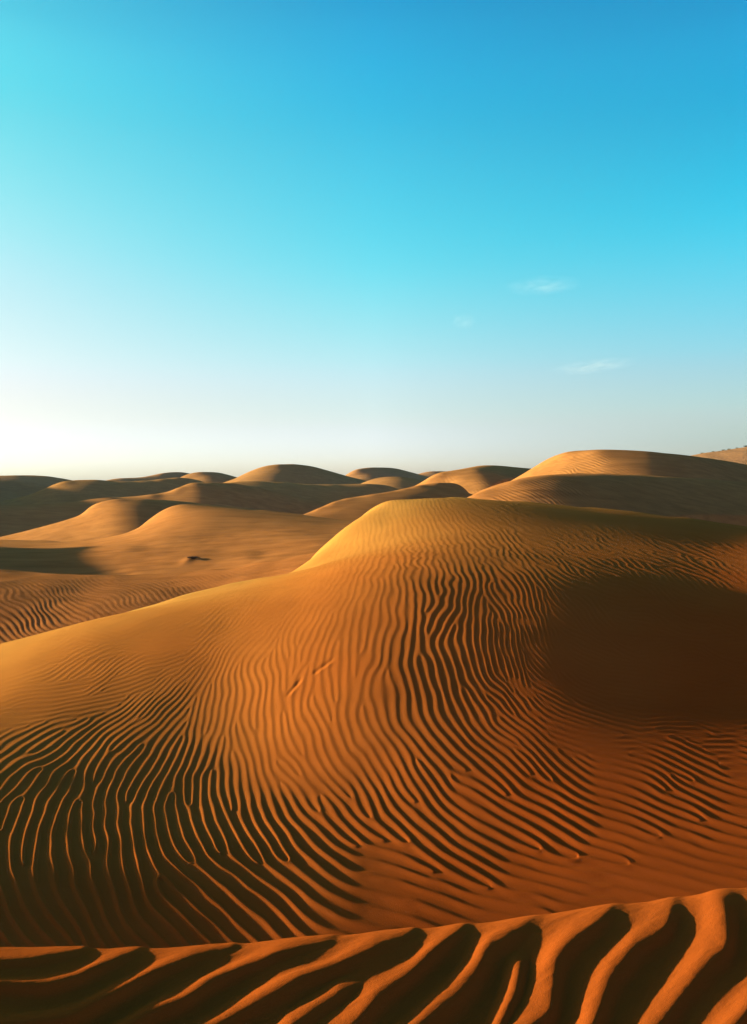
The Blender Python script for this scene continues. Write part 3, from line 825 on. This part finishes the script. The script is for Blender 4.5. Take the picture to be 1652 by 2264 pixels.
lit_dune('small bright dune left of the dark central dome',
         [(360, 1075, 118), (395, 1058, 118), (415, 1049, 118), (440, 1044, 118), (475, 1043.5, 120), (500, 1048, 122), (530, 1062, 125), (570, 1080, 128)],
         [(380, 1064, .15), (405, 1056, .32), (425, 1053, .4), (445, 1056, .4), (465, 1060, .35), (500, 1053, -.01), (472, 1047, .08), (520, 1062, -.03)], 15, 20, -5.2, M_far, seed=10)
lit_dune('dark dome shaped dune rising highest left of centre',
         [(470, 1085, 111), (520, 1058, 110.5), (545, 1046, 110), (575, 1034, 110), (605, 1028, 110.4), (640, 1026, 111.5), (680, 1029.5, 113), (720, 1039, 114.5), (765, 1052, 116), (800, 1061, 117), (850, 1073, 118), (950, 1090, 120)],
         [(520, 1068, .26), (540, 1056, .22), (562, 1047, .15), (582, 1045, .10), (600, 1045, .05), (640, 1040, -.01), (700, 1050, -.03), (760, 1065, -.04), (620, 1060, .0), (570, 1065, .1)], 20, 26, -5.4, M_far, seed=11)
lit_dune('dark apron dune in front of the central dome',
         [(440, 1085, 84), (500, 1068, 85), (550, 1063.5, 86), (620, 1066, 87), (700, 1071, 88.5), (760, 1071, 89.5), (820, 1070, 90), (860, 1074, 91), (900, 1090, 92)],
         [(500, 1075, .05), (540, 1072, .03), (600, 1080, -.02), (700, 1090, -.05), (800, 1085, -.05), (850, 1080, -.03)], 14, 16, -5.2, M_far, seed=12)
lit_dune('small dune with a bright top right of the central dome',
         [(730, 1075, 150), (768, 1049, 150), (785, 1038, 150), (800, 1035, 150), (835, 1033.5, 153), (870, 1034.5, 157), (905, 1043, 161), (935, 1052, 164), (990, 1066, 168)],
         [(770, 1055, .2), (785, 1045, .3), (810, 1044, .25), (830, 1040, .06), (870, 1042, -.02), (900, 1050, -.03), (840, 1052, .1)], 22, 26, -5.6, M_far, seed=13)
lit_dune('tiny far dune peeking over the horizon near the centre',
         [(880, 1062, 200), (925, 1048, 200), (950, 1042, 200), (985, 1041.5, 202), (1020, 1048, 204), (1080, 1062, 206)],
         [(930, 1050, .05), (960, 1046, .0), (1000, 1050, -.03)], 30, 30, -5.8, M_far, seed=14)
lit_dune('bright low sand swell in front of the small centre dune',
         [(770, 1082, 100), (812, 1064, 100), (835, 1057, 100), (870, 1054, 100), (900, 1055.5, 101), (925, 1060, 102), (970, 1075, 103)],
         [(815, 1068, .3), (840, 1062, .4), (865, 1060, .3), (900, 1060, .05), (860, 1070, .05), (920, 1070, .0)], 13, 16, -5.0, M_far, seed=15)
lit_dune('bright yellow dune with a sharp edge right of centre',
         [(880, 1090, 64), (930, 1070, 64), (955, 1053, 64), (985, 1043, 65), (1020, 1038, 67), (1040, 1034, 69), (1060, 1029.5, 70), (1085, 1028.5, 71), (1120, 1031, 74), (1160, 1034.5, 77), (1200, 1040, 80), (1300, 1060, 84)],
         [(920, 1080, .15), (940, 1068, .3), (970, 1055, .45), (1000, 1055, .5), (1030, 1060, .5), (1042, 1055, .4), (1056, 1048, .15), (1080, 1045, .08), (1120, 1040, .03), (1150, 1042, -.02), (1040, 1080, .42), (1060, 1070, .3), (1250, 1055, -.03)],
         15, 14, -4.6, M_mid, seed=16, rip=.010, gs=60, ni=700, nb=220)
lit_dune('low brown dune just behind the crest of the great dune',
         [(640, 1150, 44), (700, 1126, 45), (750, 1105, 46), (826, 1092, 47), (876, 1084, 48), (926, 1073, 49), (960, 1068, 49.5), (995, 1067, 50), (1025, 1075, 50), (1045, 1100, 50), (1070, 1130, 50)],
         [(700, 1140, .1), (740, 1120, .1), (826, 1100, .1), (900, 1090, .08), (950, 1080, .0), (1000, 1085, .03), (1030, 1090, .05), (850, 1110, .12)], 9, 11, -4.6, M_mid, seed=17)
lit_dune('broad rippled dune on the right, its upper part',
         [(1040, 1110, 54), (1100, 1080, 55), (1140, 1057, 56), (1175, 1038, 56), (1200, 1019, 56), (1225, 1005, 55.7), (1250, 998.5, 55.3), (1280, 995.5, 54.8), (1350, 995, 53.8), (1430, 998.5, 54), (1500, 1005, 55.5), (1570, 1014, 58), (1652, 1028, 61), (1800, 1060, 65), (2050, 1105, 70)],
         [(1100, 1085, .35), (1150, 1055, .4), (1200, 1030, .36), (1230, 1010, .36), (1280, 1008, .28), (1300, 1035, .26), (1350, 1010, .18), (1400, 1035, .16), (1450, 1015, .07), (1500, 1040, .03), (1550, 1030, -.02), (1640, 1045, -.04), (1200, 1048, .32), (1260, 1045, .3), (1400, 1047, .12), (1800, 1075, -.05)],
         14, 20, -4.8, M_mid, seed=18, rip=.018, even=22, vs_=64, gs=64, ni=1200, nb=300)
lit_dune('lower shoulder of the broad dune on the right',
         [(960, 1135, 40), (1010, 1112, 40), (1035, 1100, 40), (1070, 1083, 40), (1110, 1069, 40.5), (1160, 1057, 41), (1210, 1050.5, 42), (1276, 1048.5, 43.5), (1400, 1051, 46), (1480, 1055, 48), (1560, 1061, 50), (1652, 1069, 52), (1850, 1090, 56), (2050, 1115, 60)],
         [(1040, 1102, .35), (1080, 1085, .33), (1130, 1075, .28), (1130, 1100, .25), (1200, 1060, .16), (1200, 1090, .17), (1260, 1060, .09), (1270, 1090, .11), (1300, 1110, .07), (1350, 1080, .0), (1400, 1080, -.03), (1500, 1090, -.05), (1640, 1110, -.05), (1310, 1060, .03), (1850, 1120, -.04)],
         13, 6, -5.4, M_mid, seed=19, rip=.015, even=22, vs_=56, gs=64, ni=1200, nb=300)
hill = [(1380, 1050, 220), (1470, 1022, 220), (1520, 1009, 220), (1560, 1001.5, 220), (1600, 996, 220), (1652, 988, 220), (1750, 975, 220), (1900, 985, 220), (2150, 1030, 220)]
ridge('hill', 'pinkish brown gravel hill with scattered scrub at the far right', hill, 45, 60, -6.0, M_pink, soft=14, seed=20, ni=500, nb=160, lump=.12)

HILL = list(LAST)
# dune outside the left edge, whose evening shadow lies over the valley
n1_, n2_ = 220, 220
a_ = np.linspace(-26, 20, n1_)[None, :] + np.zeros((n2_, 1)); b_ = np.linspace(-22, 22, n2_)[:, None] + np.zeros((1, n1_))
hh_ = 4.55 * np.exp(-(a_ / 6.5) ** 2) * (1 - sstep(8, 15, np.abs(b_ + 1.5 * np.sin(b_ * .2))))
grid_object('dune', -33.0 + a_ + 0.1 * b_, 31.5 + b_, -4.7 + hh_ + .05 * fbm(a_ * .2, b_ * .2, 90, 3), M_mid, 'dune outside the left edge shading the valley')

t1_ = np.linspace(54, 168, 150)[:, None] + np.zeros((1, 90)); t2_ = np.linspace(-15, 15, 90)[None, :] + np.zeros((150, 1))  # added unseen dune, its crest shaped to throw shade on the far dunes
top_ = pchip([54, 60, 69, 88, 120, 150, 168], [-6.5, -.6, 2.0, 3.3, 4.4, 4.0, -6], t1_)
zz_ = -6.6 + (top_ + 6.6) * (0.5 + 0.5 * np.cos(math.pi * np.clip(np.abs(t2_) / 14.5, 0, 1))) + .1 * fbm(t1_ * .1, t2_ * .1, 95, 3)
grid_object('dune', -0.71 * t1_ + t2_, t1_, zz_, M_far, 'long high dune added outside the left edge to shade the far dunes')

# desert floor to the horizon
gy = np.concatenate([np.linspace(-60, 60, 60), np.geomspace(64, 9000, 130)])
gx = np.concatenate([-np.geomspace(9000, 60, 90), np.linspace(-56, 56, 70), np.geomspace(60, 9000, 90)])
GX, GY = np.meshgrid(gx, gy)
rr = np.hypot(GX, GY)
GZ = -6.6 + 1.1 * sstep(30, 46, GY) + 0.9 * fbm(GX * .02, GY * .02, 60, 3) * np.clip((rr - 40) / 120, 0, 1)
grid_object('desert_ground', GX, GY, GZ, M_far, 'open desert floor between and beyond the dunes', skirt=False)


# ------------------------------------------------------------------ scrub and clouds
def flat_material(name, col, rough=0.9, var=0.4, scale=30.0):
    m = bpy.data.materials.new(name)
    m.use_nodes = True
    n, l = m.node_tree.nodes, m.node_tree.links
    b = n['Principled BSDF']
    b.inputs['Roughness'].default_value = rough
    b.inputs['Specular IOR Level'].default_value = 0.1
    g = n.new('ShaderNodeNewGeometry')
    t = n.new('ShaderNodeTexNoise')
    t.inputs['Scale'].default_value = scale
    l.new(g.outputs['Position'], t.inputs['Vector'])
    v = n.new('ShaderNodeVectorMath'); v.operation = 'SCALE'
    v.inputs[0].default_value = col
    l.new(nmath('ADD', 1 - var / 2, nmath('MULTIPLY', t.outputs[0], var, nodes=n, links=l), nodes=n, links=l), v.inputs['Scale'])
    l.new(v.outputs[0], b.inputs['Base Color'])
    return m


M_leaf = flat_material('scrub_leaves', (0.055, 0.060, 0.026), scale=4)
M_twig = flat_material('dry_twigs', (0.045, 0.028, 0.018), scale=20)


def mesh_object(name, verts, faces, mat, parent=None):
    me = bpy.data.meshes.new(name)
    me.from_pydata(verts, [], faces)
    me.materials.append(mat)
    o = bpy.data.objects.new(name, me)
    C.objects.link(o)
    o.parent = parent
    return o


def twig(V, Fc, a, b, ra, rb, n=5):
    """tapered round stick from a to b"""
    a, b = Vector(a), Vector(b)
    d = (b - a).normalized()
    p = d.orthogonal().normalized(); q = d.cross(p)
    k = len(V)
    for c, r in ((a, ra), (b, rb)):
        for i in range(n):
            t = 2 * math.pi * i / n
            V.append(c + p * r * math.cos(t) + q * r * math.sin(t))
    for i in range(n):
        Fc.append((k + i, k + (i + 1) % n, k + n + (i + 1) % n, k + n + i))
    Fc.append(tuple(k + n + i for i in range(n)))


def make_bush(w_, h_, seed, leaves):
    """branches fanning from the ground and a loose crown of small leaves: meshes at the origin"""
    rnd = random.Random(seed)
    V, Fc, tips = [], [], []
    for i in range(16):
        t = rnd.uniform(0, 2 * math.pi); sp_ = rnd.uniform(.2, 1)
        mid = (math.cos(t) * w_ * .25 * sp_, math.sin(t) * w_ * .25 * sp_, h_ * rnd.uniform(.3, .5))
        twig(V, Fc, (0, 0, -h_ * .15), mid, w_ * .02, w_ * .012)
        for j in range(4):
            e = (mid[0] + rnd.gauss(0, w_ * .16) + math.cos(t) * w_ * .16 * sp_, mid[1] + rnd.gauss(0, w_ * .16) + math.sin(t) * w_ * .16 * sp_, mid[2] + h_ * rnd.uniform(.1, .55) * (1.1 - .5 * sp_))
            twig(V, Fc, mid, e, w_ * .010, w_ * .004)
            tips.append(e)
    LV, LF = [], []
    for i in range(leaves):
        c = Vector(rnd.choice(tips)) + Vector((rnd.gauss(0, w_ * .06), rnd.gauss(0, w_ * .06), rnd.gauss(0, h_ * .07)))
        p = Vector((rnd.gauss(0, 1), rnd.gauss(0, 1), rnd.gauss(0, 1))).normalized(); q = p.orthogonal().normalized()
        r = w_ * rnd.uniform(.018, .035)
        k = len(LV)
        LV += [c - p * r * 1.6, c + q * r * .7, c + p * r * 1.6, c - q * r * .7]
        LF.append((k, k + 1, k + 2, k + 3))
    return (V, Fc), (LV, LF)


# scrub along the top of the gravel hill
bm_, lm_ = make_bush(1.6, 1.1, 3, 520)
src = None
places = [(1553, 1.05, .9, 'small dark bush farthest left on the pinkish hill, where the slope begins to rise'), (1578, .7, .8, 'tiny scrub tuft just right of the leftmost bush on the pinkish hill'),
          (1599, 1.2, .95, 'low wide dark bush near the middle of the visible hilltop at far right'), (1612, .8, 1.0, 'little bush close beside the low wide one on the pinkish hilltop'),
          (1630, .9, .9, 'small bush alone between the hilltop pair and the one at the edge'), (1650, 1.2, 1.2, 'tallest dark green bush, cut by the right edge of the picture on the hill'),
          (1590, .6, .6, 'faint dark speck of scrub below the crest on the pinkish slope')]
for k_, (u_, sc_, hz_, lab_) in enumerate(places):
    X_, Y_, Z_ = HILL
    i_ = int(np.argmin(np.abs(X_[80] / Y_[80] - (u_ - UC) / F)))
    j_ = 79 if k_ < 6 else 66
    r_ = bpy.data.objects.new('bush', None)
    C.objects.link(r_)
    r_.location = (float(X_[j_, i_]), float(Y_[j_, i_]), float(Z_[j_, i_]))
    r_.rotation_euler = (0, 0, k_ * 1.7)
    r_.scale = (sc_ * .7, sc_ * .7, hz_ * .5)
    r_['label'] = lab_; r_.location.z -= 0.22
    r_['category'] = 'bush'; r_['group'] = 'bushes on the far hill'
    if src is None:
        src = (mesh_object('branches', bm_[0], bm_[1], M_twig, r_), mesh_object('foliage', lm_[0], lm_[1], M_leaf, r_))
    else:
        for o_ in src:
            c_ = o_.copy(); C.objects.link(c_); c_.parent = r_

# the half-buried dry clump in the valley
bt_, ll_ = make_bush(0.40, 0.10, 11, 420)
ix_ = int(np.argmin(np.abs(XV[0] / YV[0] - (428 - UC) / F))); iy_ = int(np.argmin(np.abs(y_ - 30.0)))
r_ = bpy.data.objects.new('desert_shrub', None)
C.objects.link(r_)
r_.location = (float(XV[iy_, ix_]), 30.0, float(ZV[iy_, ix_]) - 0.01)
r_['label'] = 'small dark dry clump half buried in a sand mound, alone in the valley'
r_['category'] = 'shrub'
mesh_object('branches', bt_[0], bt_[1], M_twig, r_)
mesh_object('foliage', ll_[0], ll_[1], M_twig, r_)


def cloud(u, v, dist, wpx, hpx, tilt, dens, seed, label):
    """a real wisp: a flattened ball of thin vapour broken up by noise"""
    n_u, n_v = 32, 16
    V, Fc = [], []
    a_, b_, c_ = wpx / F * dist / 2, wpx / F * dist / 3, hpx / F * dist / 2
    for j in range(n_v + 1):
        th = math.pi * j / n_v
        for i in range(n_u):
            f_ = 2 * math.pi * i / n_u
            V.append((a_ * math.sin(th) * math.cos(f_), b_ * math.sin(th) * math.sin(f_), c_ * math.cos(th)))
    for j in range(n_v):
        for i in range(n_u):
            Fc.append(((j + 1) * n_u + i, (j + 1) * n_u + (i + 1) % n_u, j * n_u + (i + 1) % n_u, j * n_u + i))
    m = bpy.data.materials.new('cloud_vapour')
    m.use_nodes = True
    n, l = m.node_tree.nodes, m.node_tree.links
    n.remove(n['Principled BSDF'])
    pv_ = n.new('ShaderNodeVolumePrincipled')
    pv_.inputs['Color'].default_value = (1, 1, 1, 1)
    pv_.inputs['Anisotropy'].default_value = 0.3
    tcn = n.new('ShaderNodeTexCoord')
    mp = n.new('ShaderNodeMapping')
    mp.inputs['Scale'].default_value = (1 / a_, 1 / b_, 1 / c_)
    l.new(tcn.outputs['Object'], mp.inputs[0])
    ln = n.new('ShaderNodeVectorMath'); ln.operation = 'LENGTH'
    l.new(mp.outputs[0], ln.inputs[0])
    edge = nmath('SUBTRACT', 1.0, ln.outputs['Value'], clamp=True, nodes=n, links=l)
    mp2 = n.new('ShaderNodeMapping')
    mp2.inputs['Scale'].default_value = (1.6 / a_, 1.6 / b_, 1.1 / c_)
    mp2.inputs['Location'].default_value = (seed * 3.1, 0, 0)
    l.new(tcn.outputs['Object'], mp2.inputs[0])
    nz = n.new('ShaderNodeTexNoise')
    nz.inputs['Scale'].default_value = 1.6
    nz.inputs['Detail'].default_value = 4
    l.new(mp2.outputs[0], nz.inputs['Vector'])
    q_ = nmath('MULTIPLY', nmath('SUBTRACT', nz.outputs[0], 0.40, nodes=n, links=l), 4.0, clamp=True, nodes=n, links=l)
    l.new(nmath('MULTIPLY', nmath('MULTIPLY', nmath('POWER', edge, 1.3, nodes=n, links=l), q_, nodes=n, links=l), dens, nodes=n, links=l), pv_.inputs['Density'])
    l.new(pv_.outputs[0], n['Material Output'].inputs['Volume'])
    o = mesh_object('cloud', V, Fc, m)
    o.location = ((u - UC) / F * dist, dist, (VH - v) / F * dist)
    o.rotation_euler = (0, R(tilt), 0)
    o['label'] = label; o['category'] = 'cloud'; o['group'] = 'faint clouds low in the sky on the right'


cloud(1200, 632, 5000, 190, 42, -3, 0.0015, 1, 'thin white wisp of cloud, the highest of the three on the right')
cloud(1026, 711, 5000, 66, 40, 5, 0.0021, 2, 'tiny round puff of cloud, the leftmost and smallest of the three')
cloud(1312, 810, 5200, 210, 34, -6, 0.0017, 3, 'long thin streak of cloud, the lowest of the three, above the right dune')

# evening air
v8 = [(x, y, z) for x in (-700, 700) for y in (-12, 900) for z in (-9.5, 24)]
hm = bpy.data.meshes.new('haze')
hm.from_pydata(v8, [], [(0, 1, 3, 2), (4, 6, 7, 5), (0, 4, 5, 1), (2, 3, 7, 6), (0, 2, 6, 4), (1, 5, 7, 3)])
ho = bpy.data.objects.new('haze', hm)
C.objects.link(ho)
ho['kind'] = 'stuff'
hmat = bpy.data.materials.new('haze')
hmat.use_nodes = True
hn = hmat.node_tree.nodes
hn.remove(hn['Principled BSDF'])
pv = hn.new('ShaderNodeVolumePrincipled')
pv.inputs['Density'].default_value = HAZE
pv.inputs['Color'].default_value = (0.72, 0.86, 1.0, 1)
pv.inputs['Anisotropy'].default_value = 0.2
hmat.node_tree.links.new(pv.outputs[0], hn['Material Output'].inputs['Volume'])
hm.materials.append(hmat)
